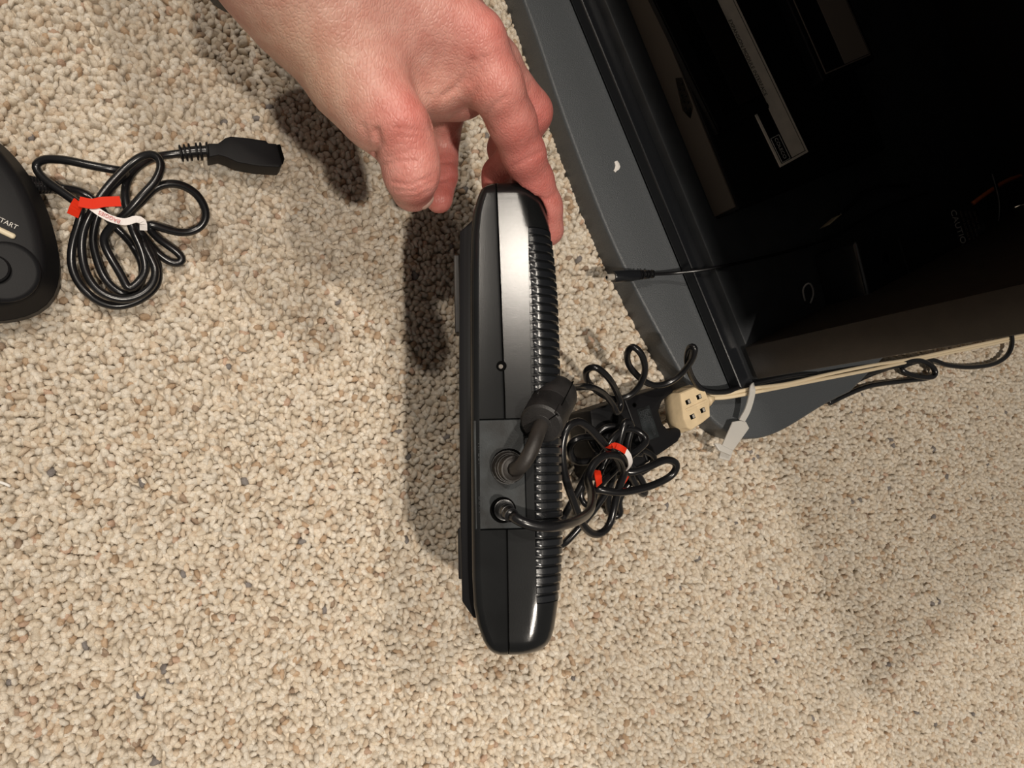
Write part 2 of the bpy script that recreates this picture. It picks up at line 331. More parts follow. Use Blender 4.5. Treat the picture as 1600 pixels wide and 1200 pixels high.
def cabinet_clutter():
    zb = 40.
    # power brick with caution print
    t = thing('power_brick', 'black power brick printed with white caution text on the cabinet floor', 'power brick', W(1440, 420, zb))
    zt = zb+38
    a, b, c = W(1360, 470, zt), W(1560, 425, zt), W(1335, 375, zt)
    e1 = b-a; l1 = np.linalg.norm(e1); e1 /= l1; e2 = c-a; e2 -= (e2@e1)*e1; l2 = np.linalg.norm(e2); e2 /= l2
    v, f = prism([a, a+e1*l1, a+e1*l1+e2*l2, a+e2*l2], None, -Z*38); mesh('body', v, f, M['gloss'], t, bevel=3, seg=3, auto=True)
    v, f = tubegeo([a+e1*l1*.32+Z*.2+e2*2, a+e1*l1*.30+Z*.2+e2*(l2-4)], .6, 6); mesh('ridge', v, f, M['gloss'], t)
    g, f = lathe((a+e1*l1*.18+e2*l2*.62-Z*.3, Z), [(0, 5), (.9, 5), (.9, 3.4), (.3, 3.2)], 20); mesh('screw_boss', g, f, M['matte'], t)
    rd = -e2+e1*.12
    text('lettering', 'CAUTION:', 8.5, W(1488, 328, zt)+Z*.15, rd, e1, M['print_white'], t, sx=.8)
    for k, (bx, s_) in enumerate((('RISK OF ELECTRIC SHOCK', 3.0), ('DRY LOCATION USE ONLY', 3.0), ('INPUT 120V AC 60Hz', 3.0), ('OUTPUT DC', 3.0))):
        text('lettering', bx, s_, W(1500+k*7, 330, zt)+Z*.15, rd, e1, M['dimlabel'], t, sx=.8)
    # cords lying inside
    def P3(l): return [W(x, y, zb+z) for x, y, z in l]
    tag(cable('thin_cord', P3([(1310, 462, 3), (1335, 478, 4), (1380, 486, 5), (1435, 474, 6), (1490, 450, 10), (1530, 415, 14), (1555, 370, 18), (1562, 320, 20), (1550, 270, 20)]), 1.5, M['rubber']), 'thin black cord looping around the power brick in the cabinet', 'cord')
    tag(cable('thin_cord', P3([(1440, 480, 4), (1500, 465, 4), (1545, 430, 4), (1570, 385, 4), (1578, 330, 4), (1590, 270, 4)]), 1.5, M['rubber']), 'outer thin black cord curving past the power brick corner', 'cord')
    tag(cable('orange_cord', P3([(1520, 318, 10), (1545, 300, 14), (1575, 282, 14), (1610, 272, 10), (1660, 270, 8)]), 1.8, M['orange']), 'orange cord lying deep inside the dark cabinet', 'cord')
    t = thing('white_connector', 'small pale cord connector lying on the cabinet floor', 'connector', W(1298, 346, zb))
    v, f = box(W(1298, 346, zb+6), ((lambda q: q/np.linalg.norm(q))(W(1312, 335, zb+6)-W(1285, 358, zb+6)), Z, CN), (8, 3, 3)); mesh('body', v, f, M['cream'], t, bevel=.8)
    cable('cord', P3([(1312, 336, 6), (1330, 320, 6), (1350, 300, 4), (1380, 290, 3), (1420, 290, 3)]), 1.5, M['rubber'], t)
    tag(cable('plastic_cable_tie', P3([(1258, 470, 3), (1254, 450, 7), (1264, 440, 11), (1272, 458, 7), (1266, 474, 3)]), .6, M['clear']), 'clear plastic tie loop lying on the black cabinet floor', 'cable tie')
cabinet_clutter()

# ------------------------------------------------------------------ the console standing on its front edge
KO = WD(795, 655, 335)
_wv = _dir(788, 655); _wv /= np.linalg.norm(_wv)
KV = WD(795+10, 1025, 323.5)-WD(795-10, 285, 346.8); KV[2] = 0; KV /= np.linalg.norm(KV)
KW = _wv-(_wv@KV)*KV; KW /= np.linalg.norm(KW); KU = np.cross(KV, KW)
if KU[0] < 0: KU = -KU
def K(u, v, w): return KO+KU*u+KV*v+KW*w
def CUV(px, py, w=0.):
    d = _dir(px, py); o = np.array([0, 0, CH]); k = ((KO+KW*w-o)@KW)/(d@KW); p = o+d*k-KO; return p@KU, p@KV
_L = np.array([CUV(x, y, 4) for y, x in [(284, 772), (288, 761), (295, 752), (310, 746), (335, 739), (365, 736), (420, 735), (600, 735), (700, 735.5), (820, 736.5), (900, 737.5), (945, 740), (975, 746), (1000, 755), (1015, 763), (1026, 775)]])
_R = np.array([CUV(x, y, 12) for y, x in [(284, 812), (288, 825), (295, 836), (310, 845), (330, 852), (350, 857), (380, 863), (420, 868), (470, 872), (550, 875), (700, 878), (850, 879.5), (900, 877), (945, 871), (980, 866), (1000, 860), (1014, 849), (1022, 837), (1026, 826)]])
VT = max(_L[0, 1], _R[0, 1]); VB = min(_L[-1, 1], _R[-1, 1])
def KL(v): return np.interp(v, _L[:, 1], _L[:, 0])
def KR(v): return np.interp(v, _R[:, 1], _R[:, 0])
_S = np.array([CUV(x, y) for x, y in [(775, 284), (780, 400), (788, 620), (791, 760), (795, 1026)]])
def KS(v): return np.interp(v, _S[:, 1], _S[:, 0])
_N = np.array([CUV(x, y) for x, y in [(825.5, 355), (828, 500), (831, 640), (835, 760), (839, 945)]])
def KN(v): return np.interp(v, _N[:, 1], _N[:, 0])
V0 = CUV(826, 354)[1]; V1 = CUV(840, 944)[1]         # vent range
P0 = CUV(780, 654); P1 = CUV(780, 828)               # connector panel range
PL = CUV(740, 740)[0]; PR = CUV(821, 740)[0]
RR, RL, RE = 12.0, 4.0, 7.0
KD = (KO[2]+KU[2]*_L[6, 0])/(-KW[2])-0.5             # depth down to the carpet
def w0(v):
    d = min(v-VT, VB-v); return 0. if d >= RE else RE-math.sqrt(max(0, RE*RE-(RE-d)**2))
def taper(w): return 0 if w < RR else min(11, (w-RR)*.30)
def right_prof(v):
    R_ = KR(v); p = []
    n0 = R_-RR
    for k in range(9):
        a = math.pi/2*k/8; p.append((n0+RR*math.sin(a), RR-RR*math.cos(a)))
    for w in (20, 35, 55, 90, KD): p.append((R_-taper(w), w))
    return p
def console():
    t = thing('game_console', 'black game console stood on edge, ribbed vents and sockets facing up, held by the hand', 'game console', (KO+KW*KD))
    vs = sorted(set([round(x, 4) for x in list(VT+RE*(1-np.cos(np.linspace(0, math.pi/2, 7))))+list(VB-RE*(1-np.cos(np.linspace(0, math.pi/2, 7))))+list(np.linspace(VT+RE, VB-RE, 60))
             +[V0-.05, V0+.15, V1-.15, V1+.05, P0[1]-.05, P0[1]+.2, P1[1]-.2, P1[1]+.05]]))
    def grid(name, prof, m):
        rows = [prof(v) for v in vs]; n = len(rows[0]); vv = []
        for v, row in zip(vs, rows):
            q = w0(v)
            for u, w in row: vv.append(K(u, v, q+w*(KD-q)/KD))
        ff = [(i*n+k, i*n+k+1, (i+1)*n+k+1, (i+1)*n+k) for i in range(len(vs)-1) for k in range(n-1)]
        ff += [tuple(range(n)), tuple(range(len(vs)*n-1, (len(vs)-1)*n-1, -1))]
        ff += [(i*n, (i+1)*n, (i+1)*n+n-1, i*n+n-1) for i in range(len(vs)-1)]
        return mesh(name, vv, ff, m, t, auto=True)
    inp = lambda v: P0[1]+.1 < v < P1[1]-.1
    inv = lambda v: V0+.1 < v < V1-.1
    RC = 1.6
    def low(v):                               # from the depth on the left, over the rim, to the seam
        L_, s = KL(v), KS(v); p = [(L_+3, KD), (L_+3, 60), (L_+.6, 20)]
        for k in range(6):
            a = math.pi/2*k/5; p.append((L_+RL-RL*math.cos(a), RL-RL*math.sin(a)))
        r = RC if inp(v) else 0
        sl = lambda u: (s-u)*.03
        p[3:] = [(u, w+sl(L_+RL)*min(1, (u-L_)/RL)) for u, w in p[3:]]
        u1, u2 = max(PL-.1, L_+RL+.01), max(PL+.1, L_+RL+.02)
        p += [(u1, sl(u1)), (u2, r+sl(u2)), (s-1.2, r+.1), (s-.45, r), (s-.25, r+.25), (s-.22, 6), (s-.22, KD)]
        return p
    def upr(v):
        s = KS(v); R_ = KR(v); n_ = min(KN(v), R_-RR*.35); r = RC if inp(v) else 0; q = 1.7 if inv(v) else 0
        def arc(u):
            x = u-(R_-RR)
            return 0. if x <= 0 else RR-math.sqrt(max(0, RR*RR-x*x))
        pr = min(PR, n_-1.2)
        p = [(s+.22, KD), (s+.22, 6), (s+.25, r+.25+arc(s+.25)), (s+.45, r+arc(s+.45))]
        p += [(u, r+arc(u)) for u in np.linspace(s+.9, pr-.1, 6)]
        p += [(u, arc(u)) for u in np.linspace(pr+.1, n_-.1, 4)]
        out = []
        for k in range(9):
            u = n_+.1+(R_-n_-.1)*math.sin(k/8*math.pi/2)
            out.append((u-q*.75*(k/8), arc(min(u, R_))+q*(1-.4*k/8)))
        for w in (20, 35, 55): out.append((R_-taper(w)-q, w))
        out += [(R_-taper(90), 90), (R_-taper(KD), KD)]
        return p+out
    grid('lower_shell', low, M['shell']); grid('upper_shell', upr, M['shell'])
    # seam core: dark fillet in the groove
    v_, f = tubegeo([K(KS(v), v, 1.2+w0(v)) for v in np.linspace(VT+1, VB-1, 60)], .5, 6); mesh('seam', v_, f, M['hole_shade'], t)
    # vent ribs share one mesh
    def make_rib(st):
        a0 = math.asin(max(0.02, min(.9, (st+RR)/RR))); prof = ([(st, .1)] if st < -RR else [])+[(-RR+RR*math.sin(a), RR-RR*math.cos(a)) for a in np.linspace(a0, math.pi/2, 9)]+[(-taper(20), 20), (-taper(35), 35), (-taper(52), 52)]
        hw = 1.5; vv, ff = [], []; n = len(prof)
        for sd, lowr in ((-hw, .35), (-hw*.75, .05), (hw*.75, .05), (hw, .35)):
            for (u, w) in prof: vv.append(KU*(u-lowr)+KV*sd+KW*(w+lowr))
        for r_ in range(3):
            for k in range(n-1): ff.append((r_*n+k, r_*n+k+1, (r_+1)*n+k+1, (r_+1)*n+k))
        inner = len(vv)
        for sd in (-hw, hw):
            for (u, w) in prof: vv.append(KU*(u-2.2)+KV*sd+KW*(w+1.2))
        for k in range(n-1):
            ff.append((k, k+1, inner+k+1, inner+k)); ff.append((3*n+k, 3*n+k+1, inner+n+k+1, inner+n+k))
        return mesh('vent_rib', vv, ff, M['gloss'], t, auto=True)
    rib0 = None; nr = 42; step = (V1-V0-3.2)/(nr-1)
    for i in range(nr):
        v = V0+1.6+i*step; st = KN(v)+.15-KR(v)
        if st > -RR*.98: o = make_rib(st)
        elif rib0 is None: o = rib0 = make_rib(-RR*1.02)
        else:
            o = rib0.copy(); COL.objects.link(o); o.parent = t; o.matrix_parent_inverse = rib0.matrix_parent_inverse.copy()
        o.location = K(KR(v), v, 0)*MM
    # connector panel plate
    c = [(PL+.25, P0[1]+.45), (PR-.25, P0[1]+.45), (PR-.25, P1[1]-.45), (PL+.25, P1[1]-.45)]
    v_, f = prism([K(u, v, .55) for u, v in c], None, KW*.9); pn = mesh('connector_panel', v_, f, M['panel'], t, bevel=.3)
    for (px, py, r1, r2) in ((795, 728, 7.6, 6.4), (786, 797, 5.6, 4.6)):
        u, v = CUV(px, py); g, f = lathe((K(u, v, .5), -KW), [(0, r1), (.5, r1), (.5, r2), (-.4, r2*.9)], 28); s = mesh('socket', g, f, M['hole_shade'], pn, auto=True)
    for (px, py, tx_) in ((750, 705, 'AV OUT'), (751, 788, 'DC IN')):
        u, v = CUV(px, py); text('lettering', tx_, 2.6, K(u, v-3.5, .5), KV, KU, M['panel'], t, thick=.3)
    u, v = CUV(783.5, 572); g, f = lathe((K(u, v, .3), -KW), [(0, 2.3), (.34, 2.3), (.36, 2.2), (.36, .2)], 20); mesh('painted_screw_hole', g, f, M['hole_shade'], t, auto=True)  # no hole is cut; a raised black disc paints its shaded inside
    g, f = lathe((K(u-.3, v+.2, .25), -KW), [(0, 1.0), (.36, 1.0), (.4, .7)], 14); mesh('screw', g, f, M['screw'], t)
    # base plate under the lower shell, with two feet
    bp = [CUV(x, y, 9) for x, y in [(739, 343), (718, 362), (717, 600), (719, 820), (722, 940), (740, 966)]]
    v_, f = prism([K(u, v, 9) for u, v in bp]+[K(bp[-1][0]+3, bp[-1][1], 9), K(bp[0][0]+3, bp[0][1], 9)], None, KW*(KD-32)); mesh('base_plate', v_, f, M['unitblack'], t, bevel=.6, auto=True)
    for y0, y1, x0, x1 in ((398, 520, 708.5, 720), (826, 905, 715, 724)):
        a, b = CUV(x0, y0, 14), CUV(x1, y1, 14); v_, f = prism([K(a[0], a[1], 14), K(b[0], a[1], 14), K(b[0], b[1], 14), K(a[0], b[1], 14)], None, KW*9); mesh('foot', v_, f, M['dullrubber'], t, bevel=.5)
    return t
console()

# ------------------------------------------------------------------ cords at the console's sockets
def Q4(l, D=None):    # pixels of the tangle, at their own heights
    return [W(680+x/4, 560+y/4, z) for x, y, z in l]
def on_console(px, py, w): u, v = CUV(px, py, w); return K(u, v, w)
def rings(name, path, r0, r1, n, m, par, rr=.75, w=.7):
    path = np.array(path); idx = np.linspace(0, len(path)-2, n)
    for k, i in enumerate(idx):
        i = int(i); p = path[i]; a = path[i+1]-path[i]; r = r0+(r1-r0)*k/max(1, n-1)
        g, f = lathe((p-a/np.linalg.norm(a)*w, a), [(0, r*.8), (.15, r), (w*2-.15, r), (w*2, r*.8)], 20); mesh(name, g, f, m, par, auto=True)
def av_cable():
    t = thing('av_cable', 'black video cable plugged into the console, with ferrite choke and springy coils', 'cable', W(1000, 640, 0))
    # round plug boot in the upper socket, bending towards the choke
    pl = spline([on_console(793, 730, 1), on_console(796, 731, -5), on_console(800, 732, -9), on_console(803, 733, -11)], 1)
    n = len(pl); g, f = tubegeo(pl, np.interp(np.linspace(0, 1, n), [0, .25, .5, .9, 1], [7.0, 6.9, 6.2, 5.2, 4.6]), 24); mesh('plug', g, f, M['dullrubber'], t, smooth=True)
    rings('grip_ring', pl[int(n*.15):], 7.3, 5.5, 5, M['dullrubber'], t, w=.55)
    # choke: split cylinder with a latch
    ca, cb = on_console(845, 664, -9), on_console(872, 612, 14)
    ax = cb-ca; L_ = np.linalg.norm(ax); ax /= L_
    # the cord from plug to choke
    cd = [on_console(803, 733, -11), on_console(812, 731, -14), on_console(824, 715, -16), on_console(834, 694, -15), on_console(841, 675, -12), ca+ax*2]
    cable('cord', cd, 3.3, M['dullrubber'], t, 1.2)
    g, f = lathe((ca, ax), [(0, 6.5), (.2, 8.4), (1.2, 9.4), (L_*.45, 9.6), (L_*.47, 9.3), (L_*.5, 9.6), (L_*.9, 9.6), (L_-.6, 8.9), (L_, 7)], 32); ch = mesh('ferrite_choke', g, f, M['ferrite'], t, auto=True)
    h = np.cross(ax, KU); h /= np.linalg.norm(h); s_ = np.cross(ax, h)
    side = KU*.35-KW*.9; side -= (side@ax)*ax; side /= np.linalg.norm(side); sd2 = np.cross(ax, side)
    g, f = box(ca+ax*3.5+side*9.4, (ax, side, sd2), (3.2, .7, 1.3)); mesh('latch', g, f, M['ferrite'], ch, bevel=.3)
    g, f = box(ca+ax*L_*.5, (ax, side, sd2), (L_*.5+.1, 9.7, .22)); mesh('split_line', g, f, M['hole_shade'], ch)
    g, f = lathe((ca-ax*.15, ax), [(0, 4.6), (.4, 4.9), (.6, 4.2)], 20); mesh('end_collar', g, f, M['ferrite'], ch)
    # springy tail from the choke over the carpet to the cabinet
    def Q3(l): return [W(870+x/4.706, 530+y/4.706, z) for x, y, z in l]
    tail = [cb-ax*2, cb+ax*3]+Q3([(150, 352, 82), (250, 352, 74), (345, 400, 64), (412, 480, 56), (446, 545, 52), (470, 480, 50), (445, 400, 54), (385, 290, 64), (290, 208, 70), (222, 225, 64), (222, 300, 54), (300, 385, 48), (410, 438, 46), (530, 418, 48), (612, 335, 54), (650, 220, 62), (622, 110, 68), (562, 55, 68), (520, 95, 62), (530, 190, 52), (620, 292, 46), (720, 340, 44), (830, 318, 46), (930, 240, 52), (1005, 130, 62), (1012, 55, 66), (975, 58, 62), (958, 170, 52), (1005, 300, 40), (1090, 378, 34), (1250, 385, 30), (1400, 340, 30), (1600, 292, 28), (1800, 262, 22), (2100, 240, 14), (2500, 200, 10)])
    cable('cord', tail, 1.95, M['rubber'], t, 1.6, 2)
    return t
av_cable()
def power_adapter():
    t = thing('power_adapter', 'black wall power adapter with bundled cord lying beside the console', 'power adapter', W(1000, 670, 0))
    zt = 31.
    poly = [(922, 641), (940, 634), (1047, 600), (1054, 612), (1036, 626), (1030, 642), (1036, 662), (1046, 672), (1056, 667), (1064, 670), (1066, 680), (1060, 690), (1014, 722), (1000, 732), (945, 752), (934, 742)]
    v, f = prism([W(x, y, zt) for x, y in poly], None, -Z*(zt-1)); mesh('body', v, f, M['matte'], t, bevel=1.6, seg=2, auto=True)
    e = [W(x, y, zt+.2) for x, y in ((976, 624), (1012, 722))]
    g, f = tubegeo([e[0], e[1]], .9, 8); mesh('ridge', g, f, M['matte'], t)
    lb = [W(x, y, zt+.3) for x, y in ((995, 640), (1014, 633), (1030, 682), (1009, 690))]
    v, f = prism(lb, None, -Z*.3); mesh('label_plate', v, f, M['panel'], t)
    g, f = lathe((W(991, 633, zt-.2), Z), [(0, 1.6), (.35, 1.6), (.2, 1.0)], 12); mesh('vent_hole', g, f, M['hole_shade'], t)
    dl = lb[3]-lb[0]; dw = lb[1]-lb[0]
    for k, s in enumerate(('AC ADAPTOR', 'MODEL', 'INPUT', 'OUTPUT')):
        text('lettering', s, 2.8, lb[0]+dw*(.8-.2*k)+dl*.08+Z*.1, dl, dw, M['board'], t, thick=.12)
    # barrel plug in the lower socket
    pl = spline([on_console(786, 797, 1), on_console(789, 797, -5), on_console(793, 800, -11), on_console(800, 806, -15)], .8); n = len(pl)
    g, f = tubegeo(pl, np.interp(np.linspace(0, 1, n), [0, .3, 1], [4.4, 4.2, 2.7]), 20); mesh('plug', g, f, M['rubber'], t, smooth=True)
    rings('strain_ring', pl[int(n*.25):], 4.4, 3.1, 7, M['rubber'], t, w=.45)
    # cord: from the plug, round and round the bundle, to the adapter
    cord = [on_console(800, 806, -15), on_console(812, 814, -17), on_console(836, 822, -15)]+Q4([(740, 1052, 150), (880, 1015, 136), (965, 950, 112), (978, 850, 92), (955, 760, 78), (985, 665, 76), (1060, 605, 76), (1150, 612, 74), (1190, 690, 66), (1150, 800, 58), (1120, 920, 52), (1085, 1050, 50), (1010, 1102, 52), (930, 1050, 58), (868, 900, 66), (808, 720, 74), (792, 550, 78), (825, 430, 80), (890, 392, 80), (970, 440, 76), (1060, 540, 72), (1150, 640, 66), (1160, 690, 62),
        (1220, 715, 64), (1330, 680, 66), (1440, 632, 66), (1510, 660, 64), (1480, 730, 60), (1340, 800, 58), (1150, 838, 58), (1010, 815, 56), (990, 830, 52), (1060, 760, 48), (1160, 660, 46), (1280, 560, 46), (1325, 510, 46), (1270, 455, 44), (1190, 440, 44), (1110, 500, 44), (1050, 600, 42), (960, 700, 38), (900, 820, 34), (830, 940, 28), (770, 1060, 22), (740, 1150, 16), (790, 1170, 14), (880, 1080, 16), (990, 950, 22), (1090, 800, 30), (1130, 640, 38), (1160, 480, 44), (1190, 390, 46), (1230, 420, 44), (1200, 540, 40), (1210, 690, 34), (1270, 820, 26), (1310, 850, 22), (1300, 780, 26), (1200, 640, 34), (1060, 520, 40), (950, 490, 44), (870, 510, 44), (840, 560, 40), (870, 640, 34), (980, 640, 34), (1120, 580, 36), (1280, 570, 36), (1370, 620, 32), (1340, 680, 28), (1250, 740, 22), (1150, 880, 16), (1160, 970, 10), (1110, 990, 8), (1080, 900, 10), (1100, 760, 18), (1060, 640, 26), (1000, 560, 30), (960, 470, 28), (960, 400, 22)])
    cable('cord', cord, 2.25, M['rubber'], t, 1.8, 3)
    cord2 = Q4([(1010, 480, 34), (1040, 440, 36), (1110, 420, 38), (1170, 440, 38), (1140, 530, 40), (1080, 620, 40), (1030, 720, 38), (1000, 840, 34), (980, 930, 28), (920, 900, 24), (910, 830, 24), (970, 740, 30), (1070, 650, 36), (1180, 590, 38), (1290, 600, 36)])
    cable('cord_loop', cord2, 1.9, M['rubber'], t, 1.8, 3)
    # twist tie round the bundle
    tt = thing('twist_tie', 'red and white paper twist tie around the adapter cord bundle', 'twist tie', Q4([(1150, 620, 60)])[0])
    def ribbon(name, pts, hw, m, par, upv=Z, th=.25):
        s = spline(pts, 1.2); T = np.gradient(s, axis=0); T /= np.linalg.norm(T, axis=1)[:, None]; vv, ff = [], []
        for p, d in zip(s, T):
            sd = np.cross(d, upv); sd /= np.linalg.norm(sd)+1e-9; nn = np.cross(sd, d)
            vv += [p-sd*hw-nn*th, p+sd*hw-nn*th, p+sd*hw+nn*th, p-sd*hw+nn*th]
        for i in range(len(s)-1):
            for k in range(4): ff.append((i*4+k, i*4+(k+1) % 4, i*4+4+(k+1) % 4, i*4+4+k))
        ff += [(3, 2, 1, 0), tuple(len(vv)-4+k for k in range(4))]
        return mesh(name, vv, ff, m, par)
    globals()['ribbon'] = ribbon
    ribbon('red_side', Q4([(1080, 560, 74), (1120, 545, 80), (1160, 560, 82), (1190, 580, 81)]), 1.7, M['red'], tt)
    ribbon('white_side', Q4([(1188, 578, 81), (1212, 615, 80), (1220, 660, 76), (1205, 692, 70)]), 1.6, M['white'], tt)
    ribbon('red_side', Q4([(1010, 700, 62), (1020, 745, 64), (1025, 790, 60)]), 2.2, M['red'], tt)
    ribbon('red_side', Q4([(1150, 785, 52), (1175, 760, 54), (1190, 735, 56)]), 2.2, M['red'], tt)
    return t
power_adapter()

# ------------------------------------------------------------------ cream extension cord with outlet block
def extension_cord():
    t = thing('extension_cord', 'cream extension cord with a four slot outlet block next to the plinth', 'extension cord', W(1080, 660, 0))
    ft = [(1062, 614), (1091, 602), (1101, 607), (1109, 626), (1110, 651), (1099, 660), (1081, 672), (1073, 668), (1067, 655)]
    zt = 36.
    fp = [W(x, y, zt) for x, y in ft]; cn = sum(fp)/len(fp)
    vv, ff = [], []; n = len(fp)
    for k, (z, s) in enumerate(((zt, .95), (zt-.8, 1.0), (zt-8, 1.05), (zt-9, 1.09), (zt-17, 1.05), (zt-19, .92))):
        for p in fp: q = cn+(p-cn)*s; vv.append((q[0], q[1], z))
    for r_ in range(5):
        for i in range(n): ff.append((r_*n+i, r_*n+(i+1) % n, (r_+1)*n+(i+1) % n, (r_+1)*n+i))
    ff += [tuple(range(n)), tuple(range(6*n-1, 5*n-1, -1))]
    b = mesh('outlet_block', vv, ff, M['cream'], t, auto=True)
    a1, a2 = W(1070, 642, zt), W(1106, 625, zt); d = (a2-a1)/np.linalg.norm(a2-a1); pz = np.cross(Z, d)
    g, f = box((a1+a2)/2+Z*.15, (d, pz, Z), (np.linalg.norm(a2-a1)/2-1, .9, .35)); mesh('ridge', g, f, M['cream'], b, bevel=.2)
    for x, y in ((1075, 628), (1092, 620), (1082, 651), (1098, 641)):
        p = W(x, y, zt); g, f = box(p+Z*.02, (d, pz, Z), (1.9, 1.5, .1)); mesh('outlet_slot', g, f, M['hole_shade'], b)
        g, f = box(p+Z*.06+d*.8, (d, pz, Z), (.8, 1.1, .12)); mesh('contact', g, f, M['metal'], b)
    g, f = lathe((W(1104, 626, 26), W(1116, 620, 26)-W(1104, 626, 26)), [(0, 4.4), (3, 3.2), (5.5, 2.4)], 14); mesh('cord_collar', g, f, M['cream'], b, smooth=True)
    for dy, dz in ((-1.6, 0), (2.2, -.5)):
        cable('cord', [W(1108, 620+dy, 27+dz), W(1135, 618+dy*1.4, 29+dz), W(1180, 609+dy*1.7, 33+dz), W(1230, 601+dy, 30+dz), W(1290, 588+dy*1.6, 26+dz), W(1360, 574+dy*1.8, 20), W(1420, 563+dy, 12), W(1500, 546+dy, 8), W(1600, 525+dy, 8)], 1.35, M['creamcord'], t, 2)
    # clear tag strapped on the cord
    g_ = thing('cord_tag', 'clear plastic tag hanging by a strap from the cream cord', 'tag', W(1145, 690, 0))
    rb = globals()['ribbon']
    rb('strap', [W(1178, 603, 33), W(1176, 606, 38), W(1174, 620, 36), W(1168, 640, 32), W(1159, 657, 28)], 2.4, M['clear'], g_, th=.5)
    v, f = prism([W(x, y, 27.5) for x, y in ((1145, 659), (1157, 657), (1166, 659), (1171, 669), (1146, 704), (1128, 697))], None, -Z*1.2); mesh('tag_plate', v, f, M['clear'], g_, bevel=.4)
    v, f = prism([W(x, y, 29) for x, y in ((1117, 693), (1125, 693), (1146, 704), (1143, 712), (1124, 704))], None, -Z*2.4); mesh('clasp', v, f, M['clear'], g_, bevel=.5)
    v, f = prism([W(x, y, 22) for x, y in ((1126, 706), (1144, 711), (1140, 720), (1124, 716))], None, -Z*1.0); mesh('tab', v, f, M['clear'], g_, bevel=.3)
extension_cord()
def floor_cords():
    def Q8(l): return [W(860+x/2.162, 360+y/2.162, z) for x, y, z in l]
    tag(cable('gathered_cable', Q8([(1200, 452, 8), (1100, 475, 9), (1010, 510, 9), (950, 545, 8), (905, 575, 6), (910, 545, 8), (960, 515, 11), (1050, 480, 12), (1150, 455, 12), (1250, 440, 12), (1300, 470, 12), (1295, 495, 11), (1230, 492, 10), (1185, 468, 8), (1230, 445, 7), (1290, 438, 7), (1340, 455, 7), (1420, 462, 7), (1500, 450, 7), (1545, 420, 8), (1560, 380, 10), (1555, 340, 10)]), 2.0, M['rubber'], None, 2), 'black power cord gathered on the carpet below the cabinet side', 'cord')
    tag(cable('gathered_cable', Q8([(1260, 435, 5), (1150, 462, 5), (1040, 505, 5), (960, 560, 5), (940, 585, 4), (990, 560, 4), (1080, 525, 4), (1200, 508, 4), (1280, 498, 5), (1300, 480, 6), (1270, 430, 7)]), 2.0, M['rubber'], None, 2), 'second black cord loop folded under the gathered cords by the plinth', 'cord')
    # thin lead with a barrel plug poking out over the plinth
    t = thing('barrel_plug_lead', 'thin black lead with a barrel plug poking out over the plinth', 'cord', W(985, 430, 20))
    o = W(948, 433.5, 33); e = W(998, 429.5, 31); ax = e-o
    g, f = lathe((o, ax), [(0, 1.9), (.2, 2.1), (5.2, 2.1)], 16); mesh('metal_tip', g, f, M['metal'], t, auto=True)
    g, f = lathe((o-ax/np.linalg.norm(ax)*.1, ax), [(0, 1.0), (.05, 1.0)], 12); mesh('bore', g, f, M['hole_shade'], t)
    L_ = np.linalg.norm(ax)
    g, f = lathe((o+ax/L_*5, ax), [(0, 3.4), (.5, 3.7), (12, 3.9), (L_-6, 3.4), (L_-5, 2.6)], 18); mesh('barrel', g, f, M['gloss'], t, auto=True)
    p = np.array([e+(W(1021, 428, 30)-e)*k for k in np.linspace(0, 1, 12)]); g, f = tubegeo(p, 1.9, 10); mesh('relief_core', g, f, M['rubber'], t, smooth=True)
    rings('relief_ring', p, 3.3, 2.8, 5, M['rubber'], t, w=.5)
    cable('cord', [W(1019, 428.5, 30), W(1050, 427, 31), W(1090, 423, 38), W(1135, 415, 44), W(1180, 405, 46), W(1230, 393, 46), W(1290, 374, 45), W(1335, 350, 44), W(1380, 325, 44), W(1450, 300, 44)], 1.15, M['rubber'], t, 2)
floor_cords()

